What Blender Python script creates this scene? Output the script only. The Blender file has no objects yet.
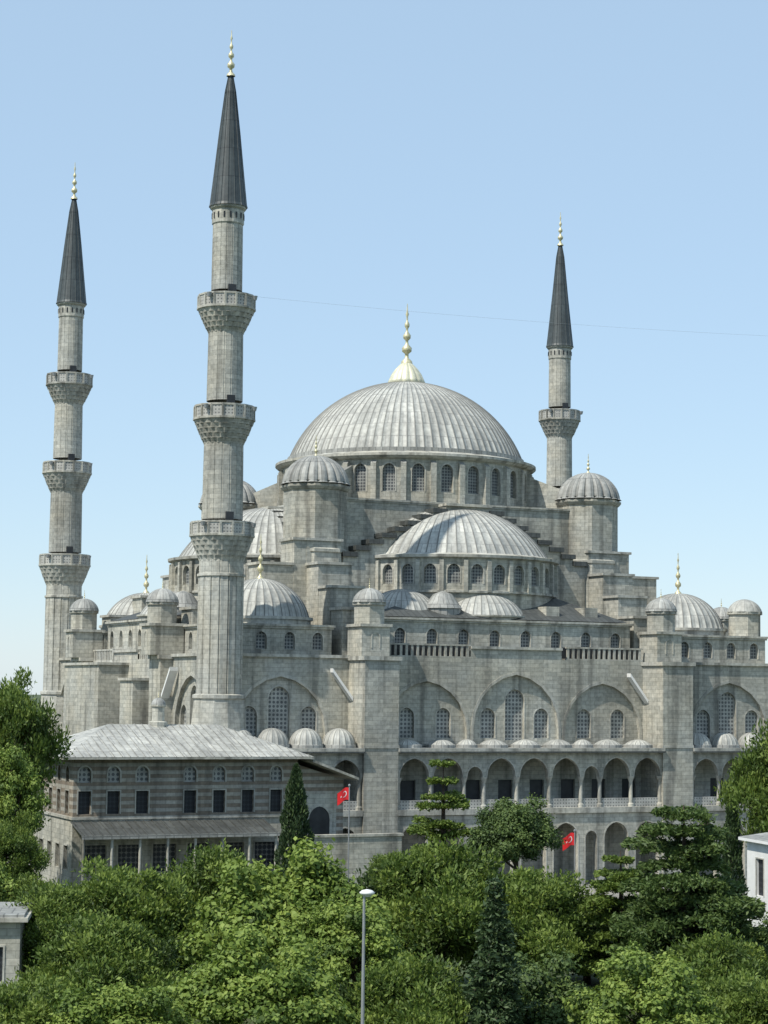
import bpy, math, random
import numpy as np
from mathutils import Vector, Matrix
random.seed(3)
rng = np.random.default_rng(5)
pi = math.pi
sc = bpy.context.scene
sc.view_settings.view_transform = 'Standard'
sc.view_settings.look = 'None'
sc.view_settings.exposure = 0

# ------------------------------------------------------------ materials
def newmat(name):
    m = bpy.data.materials.new(name); m.use_nodes = True
    nt = m.node_tree
    for n in list(nt.nodes): nt.nodes.remove(n)
    out = nt.nodes.new('ShaderNodeOutputMaterial')
    b = nt.nodes.new('ShaderNodeBsdfPrincipled')
    nt.links.new(b.outputs[0], out.inputs[0])
    return m, nt, b, out

def ramp(nt, src, stops):
    r = nt.nodes.new('ShaderNodeValToRGB')
    el = r.color_ramp.elements
    while len(el) < len(stops): el.new(0.5)
    for e, (p, c) in zip(el, stops):
        e.position = p
        e.color = (c, c, c, 1) if not isinstance(c, tuple) else (*c, 1)
    nt.links.new(src, r.inputs[0])
    return r.outputs[0]

def mul(nt, a, b, fac=1.0):
    x = nt.nodes.new('ShaderNodeMixRGB'); x.blend_type = 'MULTIPLY'; x.inputs[0].default_value = fac
    nt.links.new(a, x.inputs[1]); nt.links.new(b, x.inputs[2])
    return x.outputs[0]

def noise(nt, vec, scale, detail=4, mapscale=None):
    n = nt.nodes.new('ShaderNodeTexNoise'); n.inputs['Scale'].default_value = scale
    n.inputs['Detail'].default_value = detail
    if mapscale:
        mp = nt.nodes.new('ShaderNodeMapping'); mp.inputs['Scale'].default_value = mapscale
        nt.links.new(vec, mp.inputs[0]); vec = mp.outputs[0]
    nt.links.new(vec, n.inputs['Vector'])
    return n.outputs['Fac']

def stone(name, c1, c2, mort, bw=0.95, rh=0.38, streak=0.6, rough=0.85, bump=0.3, band=None):
    m, nt, b, out = newmat(name)
    tc = nt.nodes.new('ShaderNodeTexCoord')
    br = nt.nodes.new('ShaderNodeTexBrick')
    nt.links.new(tc.outputs['UV'], br.inputs['Vector'])
    br.inputs['Color1'].default_value = (*c1, 1); br.inputs['Color2'].default_value = (*c2, 1)
    br.inputs['Mortar'].default_value = (*mort, 1)
    br.inputs['Scale'].default_value = 1.0
    br.inputs['Mortar Size'].default_value = 0.014
    br.inputs['Brick Width'].default_value = bw; br.inputs['Row Height'].default_value = rh
    ob = tc.outputs['Object']
    base = br.outputs['Color']
    if band:
        sx = nt.nodes.new('ShaderNodeSeparateXYZ'); nt.links.new(tc.outputs['UV'], sx.inputs[0])
        d = nt.nodes.new('ShaderNodeMath'); d.operation = 'DIVIDE'; d.inputs[1].default_value = rh*2
        nt.links.new(sx.outputs[1], d.inputs[0])
        fr = nt.nodes.new('ShaderNodeMath'); fr.operation = 'FRACT'; nt.links.new(d.outputs[0], fr.inputs[0])
        gt = nt.nodes.new('ShaderNodeMath'); gt.operation = 'GREATER_THAN'; gt.inputs[1].default_value = .5
        nt.links.new(fr.outputs[0], gt.inputs[0])
        mx = nt.nodes.new('ShaderNodeMixRGB'); mx.blend_type = 'MULTIPLY'; mx.inputs[2].default_value = (*band, 1)
        nt.links.new(gt.outputs[0], mx.inputs[0]); nt.links.new(base, mx.inputs[1])
        base = mx.outputs[0]
    n1 = ramp(nt, noise(nt, ob, 0.13, 6), [(0.3, 0.72), (0.7, 1.1)])
    n2 = ramp(nt, noise(nt, ob, 1.0, 6, (1.1, 1.1, 0.07)), [(0.34, 1.0 - streak*0.70), (0.5, 1.03)])
    n3 = ramp(nt, noise(nt, ob, 3.2, 8), [(0.3, 0.76), (0.7, 1.14)])
    n4 = ramp(nt, noise(nt, ob, 0.3, 3), [(0.35, (1.0,.975,.90)), (0.65, (.965,.985,.98))])
    c = mul(nt, base, n1)
    c = mul(nt, c, n2); c = mul(nt, c, n3); c = mul(nt, c, n4)
    nt.links.new(c, b.inputs['Base Color'])
    b.inputs['Roughness'].default_value = rough
    bp = nt.nodes.new('ShaderNodeBump'); bp.inputs['Strength'].default_value = bump; bp.inputs['Distance'].default_value = 0.05
    nt.links.new(noise(nt, ob, 5.0, 6), bp.inputs['Height'])
    nt.links.new(bp.outputs[0], b.inputs['Normal'])
    return m

def lead(name, c1, c2, seam, rough=0.6, bw=1.0, rh=1.6):
    m, nt, b, out = newmat(name)
    tc = nt.nodes.new('ShaderNodeTexCoord')
    br = nt.nodes.new('ShaderNodeTexBrick')
    nt.links.new(tc.outputs['UV'], br.inputs['Vector'])
    br.inputs['Color1'].default_value = (*c1, 1); br.inputs['Color2'].default_value = (*c2, 1)
    br.inputs['Mortar'].default_value = (*seam, 1)
    br.inputs['Scale'].default_value = 1.0; br.inputs['Mortar Size'].default_value = 0.045
    br.inputs['Brick Width'].default_value = bw; br.inputs['Row Height'].default_value = rh
    ob = tc.outputs['Object']
    n1 = ramp(nt, noise(nt, ob, 0.3, 6), [(0.3, 0.70), (0.7, 1.12)])
    n2 = ramp(nt, noise(nt, ob, 2.4, 7), [(0.3, 0.78), (0.7, 1.12)])
    c = mul(nt, mul(nt, br.outputs['Color'], n1), n2)
    nt.links.new(c, b.inputs['Base Color'])
    b.inputs['Roughness'].default_value = rough
    bp = nt.nodes.new('ShaderNodeBump'); bp.inputs['Strength'].default_value = 0.25; bp.inputs['Distance'].default_value = 0.04
    nt.links.new(noise(nt, ob, 2.5, 5), bp.inputs['Height'])
    nt.links.new(bp.outputs[0], b.inputs['Normal'])
    return m

def lattice(name, light, dark, scale, thr):
    m, nt, b, out = newmat(name)
    tc = nt.nodes.new('ShaderNodeTexCoord')
    v = nt.nodes.new('ShaderNodeTexVoronoi'); v.inputs['Scale'].default_value = scale
    v.inputs['Randomness'].default_value = 0.0
    nt.links.new(tc.outputs['UV'], v.inputs['Vector'])
    c = ramp(nt, v.outputs['Distance'], [(thr-0.03, dark), (thr+0.03, light)])
    n1 = ramp(nt, noise(nt, tc.outputs['Object'], 1.2, 4), [(0.3, 0.65), (0.7, 1.1)])
    nt.links.new(mul(nt, c, n1), b.inputs['Base Color'])
    b.inputs['Roughness'].default_value = 0.6
    return m

def plain(name, col, rough=0.7, metal=0.0, var=0.25, ns=1.5):
    m, nt, b, out = newmat(name)
    tc = nt.nodes.new('ShaderNodeTexCoord')
    rgb = nt.nodes.new('ShaderNodeRGB'); rgb.outputs[0].default_value = (*col, 1)
    n1 = ramp(nt, noise(nt, tc.outputs['Object'], ns, 5), [(0.3, 1-var), (0.7, 1+var*0.4)])
    nt.links.new(mul(nt, rgb.outputs[0], n1), b.inputs['Base Color'])
    b.inputs['Roughness'].default_value = rough; b.inputs['Metallic'].default_value = metal
    return m

def leafmat(name, dark, mid, bright, trans=0.3):
    m, nt, b, out = newmat(name)
    at = nt.nodes.new('ShaderNodeAttribute'); at.attribute_name = 'tint'
    c = ramp(nt, at.outputs['Fac'], [(0.0, dark), (0.5, mid), (1.0, bright)])
    nt.links.new(c, b.inputs['Base Color'])
    b.inputs['Roughness'].default_value = 0.65
    tr = nt.nodes.new('ShaderNodeBsdfTranslucent')
    nt.links.new(c, tr.inputs['Color'])
    mx = nt.nodes.new('ShaderNodeMixShader'); mx.inputs[0].default_value = trans
    nt.links.new(b.outputs[0], mx.inputs[1]); nt.links.new(tr.outputs[0], mx.inputs[2])
    nt.links.new(mx.outputs[0], out.inputs[0])
    return m

STONE = stone('ashlar_stone', (0.50,0.48,0.425), (0.36,0.355,0.32), (0.24,0.235,0.21))
STONE2 = stone('minaret_stone', (0.49,0.475,0.43), (0.37,0.365,0.335), (0.25,0.245,0.225), 0.8, 0.42, 0.5)
CORN = stone('cornice_stone', (0.49,0.475,0.43), (0.41,0.40,0.365), (0.31,0.305,0.28), 1.6, 3.0, 0.75)
STRIPE = stone('banded_masonry', (0.42,0.395,0.35), (0.34,0.32,0.285), (0.27,0.25,0.225), 0.8, 0.29, 0.5, band=(.64,.56,.50))
LEAD = lead('dome_lead', (0.48,0.475,0.43), (0.37,0.37,0.34), (0.29,0.285,0.265))
SEAM = plain('lead_seam_shade', (0.19,0.19,0.175), 0.6, 0.0)  # darker than the sheets: shading along the ribs put into the seam colour
LEADR = lead('roof_lead', (0.37,0.37,0.345), (0.27,0.27,0.25), (0.18,0.18,0.17), 0.6, 0.7, 2.4)
LEADD = lead('dark_lead', (0.085,0.09,0.085), (0.062,0.066,0.062), (0.045,0.048,0.045), 0.6, 0.6, 2.2)
CONE = lead('spire_lead', (0.070,0.083,0.084), (0.052,0.062,0.063), (0.035,0.042,0.044), 0.5, 1.0, 2.6)
GOLD = plain('gilded_copper', (0.66,0.60,0.38), 0.45, 0.4, 0.3, 6)
LAT = lattice('pierced_grille', (0.38,0.38,0.35), (0.11,0.115,0.115), 2.7, 0.34)
LAT2 = lattice('window_grille', (0.27,0.275,0.26), (0.065,0.07,0.075), 3.3, 0.38)
PARA = lattice('pierced_parapet', (0.44,0.43,0.395), (0.16,0.16,0.155), 3.4, 0.24)
DARK = plain('dark_opening', (0.03,0.032,0.035), 0.5, 0, 0.5)
GLASS = lattice('barred_window', (0.03,0.035,0.04), (0.012,0.014,0.017), 3.0, 0.45)
GLASS2 = lattice('paned_window', (0.20,0.20,0.19), (0.03,0.034,0.04), 2.6, 0.46)
WHITE = plain('white_paint', (0.72,0.72,0.70), 0.6, 0, 0.1)
STEEL = plain('painted_steel', (0.35,0.36,0.37), 0.4, 0.4, 0.2)
CABLE = plain('cable', (0.4,0.42,0.45), 0.6, 0, 0.1)
RED = plain('flag_red', (0.62,0.015,0.02), 0.7, 0, 0.1)
BARK = plain('bark', (0.085,0.062,0.045), 0.95, 0, 0.5, 4)

# ------------------------------------------------------------ mesh builder
class MB:
    def __init__(s):
        s.v = []; s.f = []; s.m = []; s.uv = []; s.sm = []; s.mats = []
    def mi(s, mat):
        if mat not in s.mats: s.mats.append(mat)
        return s.mats.index(mat)
    def face(s, pts, mat, uv=None, sm=False):
        b = len(s.v); s.v.extend(pts); s.f.append(list(range(b, b+len(pts))))
        s.m.append(s.mi(mat)); s.uv.append(uv); s.sm.append(sm)
    def box(s, u0, u1, v0, v1, z0, z1, mat, top=None):
        if u0 > u1: u0, u1 = u1, u0
        if v0 > v1: v0, v1 = v1, v0
        p = [(u0,v0,z0),(u1,v0,z0),(u1,v1,z0),(u0,v1,z0),(u0,v0,z1),(u1,v0,z1),(u1,v1,z1),(u0,v1,z1)]
        for q in ((0,1,5,4),(1,2,6,5),(2,3,7,6),(3,0,4,7),(3,2,1,0)): s.face([p[i] for i in q], mat)
        s.face([p[i] for i in (4,5,6,7)], top or mat)
    def hexa(s, p, mat, top=None):
        for q in ((0,1,5,4),(1,2,6,5),(2,3,7,6),(3,0,4,7),(3,2,1,0)): s.face([p[i] for i in q], mat)
        s.face([p[i] for i in (4,5,6,7)], top or mat)
    def beam(s, a, b, w, z0a, z1a, z0b, z1b, mat, top=None):
        a = Vector((a[0], a[1])); b = Vector((b[0], b[1])); d = (b-a).normalized(); n = Vector((-d.y, d.x))*w/2
        s.hexa([(a.x-n.x,a.y-n.y,z0a),(b.x-n.x,b.y-n.y,z0b),(b.x+n.x,b.y+n.y,z0b),(a.x+n.x,a.y+n.y,z0a),
                (a.x-n.x,a.y-n.y,z1a),(b.x-n.x,b.y-n.y,z1b),(b.x+n.x,b.y+n.y,z1b),(a.x+n.x,a.y+n.y,z1a)], mat, top)
    def lathe(s, cx, cy, prof, n, mat, cell=((0,0),), amp=0.0, rel=False, arc=None, sm=False, seam=None, uvcell=False, rot=0.0):
        a0, a1 = arc if arc else (rot, rot+2*pi)
        full = arc is None
        angs = []; rs = []; cf = []
        for k in range(n):
            for fr, ra in cell:
                angs.append(a0+(a1-a0)*(k+fr)/n); rs.append(ra); cf.append(k+fr)
        if not full: angs.append(a1); rs.append(cell[0][1])
        cf.append(float(n))
        nc = len(angs); base = len(s.v)
        rmax = max(p[0] for p in prof)
        for r, z in prof:
            for a, ra in zip(angs, rs):
                rr = r*(1+amp*ra) if rel else r+amp*ra*min(1.0, r/(0.15*rmax+1e-6))
                s.v.append((cx+rr*math.cos(a), cy+rr*math.sin(a), z))
        L = [0.0]
        for i in range(1, len(prof)):
            L.append(L[-1]+math.hypot(prof[i][0]-prof[i-1][0], prof[i][1]-prof[i-1][1]))
        mi = s.mi(mat); si = s.mi(seam) if seam else mi
        ncol = nc if full else nc-1
        for i in range(len(prof)-1):
            for j in range(ncol):
                j2 = (j+1) % nc
                s.f.append([base+i*nc+j, base+i*nc+j2, base+(i+1)*nc+j2, base+(i+1)*nc+j])
                w = cf[j+1]-cf[j]
                s.m.append(si if (seam and w < 0.15) else mi)
                if uvcell: ua, ub = cf[j], cf[j+1]
                else:
                    ua = angs[0]+(a1-a0)*cf[j]/n; ub = angs[0]+(a1-a0)*cf[j+1]/n
                    ua *= rmax; ub *= rmax
                v0, v1 = (L[i], L[i+1]) if uvcell else (prof[i][1], prof[i+1][1]+0.001*i)
                s.uv.append([(ua,v0),(ub,v0),(ub,v1),(ua,v1)]); s.sm.append(sm)
    def wall(s, P, s0, s1, z0, z1, ops, mat, dep=0.4, thick=False, ds=50.0, trim=None, tw=0.18, tmat=None):
        def Q(a, b, za, zb, d=0.0):
            s.face([P(a,za,d),P(b,za,d),P(b,zb,d),P(a,zb,d)], mat, [(a,za),(b,za),(b,zb),(a,zb)])
        def solid(a, b):
            if b-a < 1e-4: return
            n = max(1, math.ceil((b-a)/ds))
            for i in range(n):
                x0 = a+(b-a)*i/n; x1 = a+(b-a)*(i+1)/n
                Q(x0, x1, z0, z1)
                if thick:
                    Q(x0, x1, z0, z1, dep)
                    s.face([P(x0,z0,0),P(x1,z0,0),P(x1,z0,dep),P(x0,z0,dep)], mat, [(x0,0),(x1,0),(x1,dep),(x0,dep)])
        cur = s0
        for op in sorted(ops, key=lambda o: o[0]):
            c, w, sill, spring, kind, bm = op
            h = w/2; a = c-h; b = c+h
            solid(cur, a); cur = b
            if sill > z0+1e-4:
                Q(a, b, z0, sill)
            if kind == 'arch':
                N = 10; pts = []
                R = 1.12*h
                for i in range(N+1):
                    x = -math.cos(pi*i/N)*h
                    pts.append((c+x, spring+math.sqrt(max(0, R*R-(abs(x)+R-h)**2))))
            else:
                pts = [(a, spring), (b, spring)]
            for (x0, y0), (x1, y1) in zip(pts[:-1], pts[1:]):
                s.face([P(x0,y0,0),P(x1,y1,0),P(x1,z1,0),P(x0,z1,0)], mat, [(x0,y0),(x1,y1),(x1,z1),(x0,z1)])
                if thick:
                    s.face([P(x0,y0,dep),P(x1,y1,dep),P(x1,z1,dep),P(x0,z1,dep)], mat, [(x0,y0),(x1,y1),(x1,z1),(x0,z1)])
            cont = [(a, sill)]+pts+[(b, sill)]
            for (x0, y0), (x1, y1) in zip(cont, cont[1:]+cont[:1]):
                if thick and y0 == sill and y1 == sill: continue
                if abs(x0-x1)+abs(y0-y1) < 1e-5: continue
                s.face([P(x0,y0,0),P(x1,y1,0),P(x1,y1,dep),P(x0,y0,dep)], mat, [(x0,y0),(x1,y1),(x1+.1,y1+dep),(x0+.1,y0+dep)])
            if bm:
                s.face([P(x,y,dep) for x, y in cont], bm, [(x-c, y) for x, y in cont])
            if trim:
                k = 1+tw/h
                outp = [(a-tw, sill)]+[(c+(x-c)*k, spring+(y-spring)*k if kind == 'arch' else y+tw) for x, y in pts]+[(b+tw, sill)]
                for i in range(len(cont)-1):
                    p0, p1, o0, o1 = cont[i], cont[i+1], outp[i], outp[i+1]
                    s.face([P(*p0,-trim),P(*p1,-trim),P(*o1,-trim),P(*o0,-trim)], tmat or CORN, [p0,p1,o1,o0])
                    s.face([P(*o0,-trim),P(*o1,-trim),P(*o1,0.0),P(*o0,0.0)], tmat or CORN, [o0,o1,o1,o0])
                    s.face([P(*p0,-trim),P(*p1,-trim),P(*p1,0.02),P(*p0,0.02)], tmat or CORN, [p0,p1,p1,p0])
        solid(cur, s1)
    def make(s, name, parent=None):
        me = bpy.data.meshes.new(name)
        me.from_pydata([tuple(p) for p in s.v], [], s.f)
        for m in s.mats: me.materials.append(m)
        me.polygons.foreach_set('material_index', s.m)
        me.polygons.foreach_set('use_smooth', s.sm)
        uvl = me.uv_layers.new(name='UVMap')
        data = []
        for f, uv in zip(s.f, s.uv):
            if uv is not None:
                for q in uv: data.extend(q)
            else:
                p = [Vector(s.v[i]) for i in f]
                n = (p[1]-p[0]).cross(p[2]-p[0])
                if n.length < 1e-9: n = Vector((0,0,1))
                n.normalize()
                if abs(n.z) > 0.75:
                    for q in p: data.extend((q.x, q.y))
                elif abs(n.z) > 0.2:
                    t = Vector((-n.y, n.x, 0)).normalized(); w = n.cross(t)
                    for q in p: data.extend((q.dot(t), q.dot(w)))
                else:
                    t = Vector((-n.y, n.x, 0)).normalized()
                    for q in p: data.extend((q.dot(t), q.z))
        uvl.data.foreach_set('uv', data)
        me.update()
        o = bpy.data.objects.new(name, me); sc.collection.objects.link(o)
        if parent: o.parent = parent
        return o

def empty(name, loc=(0,0,0), rz=0.0):
    e = bpy.data.objects.new(name, None); sc.collection.objects.link(e)
    e.location = loc; e.rotation_euler = (0, 0, rz); e.empty_display_size = 0.5
    return e

def PS(ox, oy, dx, dy, nx, ny):
    return lambda s, z, d: (ox+dx*s-nx*d, oy+dy*s-ny*d, z)
def PC(cx, cy, R, am):
    return lambda s, z, d: (cx+(R-d)*math.cos(am+s/R), cy+(R-d)*math.sin(am+s/R), z)

def cap(R, h, z0, n=16, flare=0.0):
    pts = []
    if flare: pts.append((R+flare, z0-0.12))
    if h < R:
        Rs = (R*R+h*h)/(2*h); A = math.asin(R/Rs)
        for i in range(n+1):
            a = A*(1-i/n)
            pts.append((max(0.02, Rs*math.sin(a)), z0+Rs*math.cos(a)-(Rs-h)))
    else:
        for i in range(n+1):
            a = pi/2*i/n
            pts.append((max(0.02, R*math.cos(a)), z0+h*math.sin(a)))
    return pts
RIB = ((0,0),(0.07,1),(0.14,0),(0.57,0))
GORE = ((0,0),(0.12,0.55),(0.32,0.92),(0.5,1),(0.68,0.92),(0.88,0.55))

def finial(mb, x, y, z, h, r):
    prof = [(r*1.0,0),(r*0.9,0.04),(r*0.35,0.09),(r*0.3,0.16),(r*0.8,0.2),(r*0.85,0.26),(r*0.3,0.32),(r*0.22,0.38),(r*0.62,0.42),
            (r*0.66,0.47),(r*0.22,0.53),(r*0.18,0.58),(r*0.42,0.62),(r*0.42,0.66),(r*0.15,0.71),(r*0.14,0.78),(r*0.28,0.82),(r*0.12,0.88),(0.03,1.0)]
    mb.lathe(x, y, [(a, z+b*h) for a, b in prof], 12, GOLD, sm=True)

MOSQUE_LOC = (2.2, 211.0, 0.0); PHI = math.radians(24.3)
mosque = empty('mosque', MOSQUE_LOC, PHI)
G = -1.5

sides = {'F': (lambda s, d: (s, -d), -pi/2, (1,0), (0,-1)),
         'B': (lambda s, d: (s, d), pi/2, (1,0), (0,1)),
         'L': (lambda s, d: (-d, s), pi, (0,1), (-1,0)),
         'R': (lambda s, d: (d, s), 0.0, (0,1), (1,0))}
def side_plane(k, d):
    F, am, t, n = sides[k]
    o = F(0, d)
    return PS(o[0], o[1], t[0], t[1], n[0], n[1])
def sbox(mb, k, s0, s1, d0, d1, z0, z1, mat, top=None):
    F = sides[k][0]; a = F(s0, d0); b = F(s1, d1)
    mb.box(a[0], b[0], a[1], b[1], z0, z1, mat, top)
def cornice(mb, u0, u1, v0, v1, z, p=0.28, h=0.34, mat=None, top=None):
    mb.box(u0-p*.5, u1+p*.5, v0-p*.5, v1+p*.5, z-h, z-h*0.45, mat or CORN)
    mb.box(u0-p, u1+p, v0-p, v1+p, z-h*0.45-0.002, z+0.04, mat or CORN, top or LEADR)

def wblock(mb, u0, u1, v0, v1, z0, z1, pitch, w, sill, spring, bm=LAT2, mat=STONE, corn=True, dep=0.3, top=None):
    if u0 > u1: u0, u1 = u1, u0
    if v0 > v1: v0, v1 = v1, v0
    def ops(L):
        n = max(1, int(L/pitch)); st = L/n
        return [(-L/2+st*(i+.5), w, sill, spring, 'arch', bm) for i in range(n)]
    cu, cv = (u0+u1)/2, (v0+v1)/2; Lu, Lv = u1-u0, v1-v0
    mb.wall(PS(cu,v0,1,0,0,-1), -Lu/2, Lu/2, z0, z1, ops(Lu), mat, dep, trim=0.03, tw=0.1)
    mb.wall(PS(cu,v1,1,0,0,1), -Lu/2, Lu/2, z0, z1, ops(Lu), mat, dep, trim=0.03, tw=0.1)
    mb.wall(PS(u0,cv,0,1,-1,0), -Lv/2, Lv/2, z0, z1, ops(Lv), mat, dep, trim=0.03, tw=0.1)
    mb.wall(PS(u1,cv,0,1,1,0), -Lv/2, Lv/2, z0, z1, ops(Lv), mat, dep, trim=0.03, tw=0.1)
    if corn: cornice(mb, u0, u1, v0, v1, z1, top=top)

# ------------------------------------------------------------ main body
W = MB()   # stone walls
D = MB()   # domes
HU, HV = 30.0, 25.0
def blind(P, c, hw, z0, z1, sA, sB, spring, wins, mat=STONE):
    W.wall(P, sA, sB, z0, z1, [(c, 2*hw, z0, spring, 'arch', None)], mat, 0.35, trim=0.04, tw=0.26)
    P2 = lambda s, z, d: P(s, z, d+0.35)
    W.wall(P2, c-hw-.3, c+hw+.3, z0, z1-0.2, wins, mat, 0.3, trim=0.03, tw=0.1)
def trio(c, k=1.0):
    return [(c-2.75*k,1.55,11.7,13.6,'arch',LAT),(c,2.0,11.5,15.1,'arch',LAT),(c+2.75*k,1.55,11.7,13.6,'arch',LAT)]
for k in 'FBLR':
    hd = HV if k in 'FB' else HU
    hl = HU if k in 'FB' else HV
    tp = 15.3 if k in 'FB' else 13.0
    P = side_plane(k, hd)
    zc = 19.9 if k in 'FB' else 19.4
    zs = 18.8
    TH = 1.65
    ti = tp-TH; to = tp+TH
    W.wall(P, -hl, hl, G, 11.0, [(x, 1.5, 6.0, 7.9, 'rect', DARK) for x in np.arange(-hl+2.5, hl-2, 3.3)], STONE, .3)
    for sg in (-1, 1):
        A, B = sorted((sg*to, sg*hl)); c = (A+B)/2; hw = min(4.3, (B-A)/2-0.7)
        blind(P, c, hw, 11.0, zs, A, B, 12.3, trio(c, hw/4.2*1.0))
        W.wall(P, *sorted((sg*ti, sg*to)), 11.0, zs, [], STONE)
    h3 = ti/3
    blind(P, 0, h3*0.98, 11.0, zc, -h3*1.05, h3*1.05, 12.6, trio(0, 1.02 if k in 'FB' else .82))
    for sg in (-1, 1):
        A, B = sorted((sg*h3*1.05, sg*ti)); c = (A+B)/2; hw = (B-A)/2-0.35
        q = hw*0.45
        blind(P, c, hw, 11.0, zc-0.9, A, B, 12.3, [(c-q,1.5,11.7,13.6,'arch',LAT),(c+q,1.5,11.7,13.6,'arch',LAT)])
        F = sides[k][0]
        a0, a1 = A+0.5, B
        sbox(W, k, a0, a1, hd-0.25, hd, zc-0.9, zc-0.75, CORN)
        sbox(W, k, a0, a1, hd-0.25, hd, zc+0.2, zc+0.36, CORN)
        sbox(W, k, a0, a1, hd-0.9, hd-.86, zc-0.75, zc+0.3, DARK)  # dark sheet added behind the balusters, shade of the gaps as colour
        x = a0+.1
        while x < a1-.1:
            sbox(W, k, x, x+.24, hd-.2, hd-.04, zc-.75, zc+.2, CORN); x += .56
    sbox(W, k, -h3*1.05, h3*1.05, hd-.6, hd+.2, zc-.02, zc+.22, CORN)
    for sg in (-1, 1):
        A, B = sorted((sg*to, sg*(hl+.2)))
        sbox(W, k, A, B, hd-.6, hd+.25, zs-.02, zs+.25, CORN)
    sbox(W, k, -hl-.1, hl+.1, hd-.2, hd+.12, 10.98, 11.18, CORN)
    for sg in (-1, 1):
        c = sg*tp
        ft = hd+3.6 if k in 'FB' else hd+1.2
        sbox(W, k, c-TH, c+TH, hd-2.0, ft, G, 18.6, STONE)
        sbox(W, k, c-TH-.2, c+TH+.2, hd-2.15, ft+.2, 18.6, 18.95, CORN, LEADR)
        cc = hd+.6
        sbox(W, k, c-1.35, c+1.35, cc-1.7, cc+1.5, 18.95, 21.6, STONE)
        P3 = side_plane(k, cc+1.503)
        W.wall(P3, c-.5, c+.5, 19.4, 21.2, [(c, .7, 19.7, 20.7, 'arch', DARK)], STONE, .004, trim=.04, tw=.1)
        sbox(W, k, c-1.55, c+1.55, cc-1.9, cc+1.7, 21.6, 21.85, CORN, LEADR)
        x, y = F(c, cc)
        W.lathe(x, y, [(1.35,21.85),(1.35,23.5),(1.5,23.55),(1.5,23.8)], 8, STONE, rot=pi/8)
        D.lathe(x, y, cap(1.5, 1.3, 23.8, 8), 16, LEADR, GORE, 0.03, True, sm=True)
        finial(D, x, y, 25.05, .9, .1)
        sbox(W, k, c-TH-.07, c+TH+.07, ft-1.5, ft+.07, 10.9, 11.15, CORN)
        P4 = side_plane(k, ft+.004)
        W.wall(P4, c-.6, c+.6, 2.0, 4.2, [(c, .6, 2.4, 3.6, 'rect', DARK)], STONE, .006)
        if k in 'FL':
            x1, y1 = F(c-TH-.02, hd+.7); x0, y0 = F(c-TH-1.9, hd+.55)
            W.beam((x0,y0),(x1,y1),.8, 17.5,17.85,15.0,15.35, WHITE, WHITE)
        d0 = 12.0 if k in 'FB' else 15.0
        n = 4; dd = (hd-1.8-d0)/n
        for i in range(n):
            zt = [30.0, 27.6, 25.3, 23.2][i]
            hw = 1.75-.06*i
            sbox(W, k, c-hw, c+hw, d0+dd*i-.5, d0+dd*(i+1), 18, zt, STONE)
            sbox(W, k, c-hw-.18, c+hw+.18, d0+dd*i, d0+dd*(i+1)+.2, zt, zt+.24, CORN, LEADR)

W.box(-HU+.05, HU-.05, -HV+.05, HV-.05, 18.0, 18.55, STONE, LEADR)
W.box(-33.0, -30.0, -1.0, 11.3, G, 18.1, STONE, LEADR); W.box(-33.2, -29.98, -1.2, 11.32, 18.1, 18.35, CORN, LEADR)
W.box(-32.2, -30.0, -9.6, -5.6, G, 16.6, STONE, LEADR); W.box(-32.4, -29.98, -9.8, -5.4, 16.6, 16.85, CORN, LEADR)
for su in (-1, 1):
    for sv in (-1, 1):
        wblock(W, su*18.0, su*28.8, sv*11.6, sv*23.4, 18.3, 21.7, 2.6, 1.0, 19.5, 20.5)
        cx, cy = su*22.6, sv*17.2
        W.lathe(cx, cy, [(4.75,21.6),(4.75,22.2),(4.95,22.25),(4.95,22.5)], 24, CORN)
        D.lathe(cx, cy, cap(4.5, 3.6, 22.5, 14, .2), 34, LEAD, RIB, 0.09, sm=True, seam=SEAM, uvcell=True)
        finial(D, cx, cy, 26.0, 4.2, .36)
        tx, ty = su*27.6, sv*21.6
        if su > 0:
            W.lathe(tx, ty, [(1.6,18.3),(1.6,23.9),(1.8,23.95),(1.8,24.2)], 8, STONE, rot=pi/8)
            D.lathe(tx, ty, cap(1.7, 1.3, 24.2, 8), 16, LEAD, GORE, .03, True, sm=True)
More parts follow.
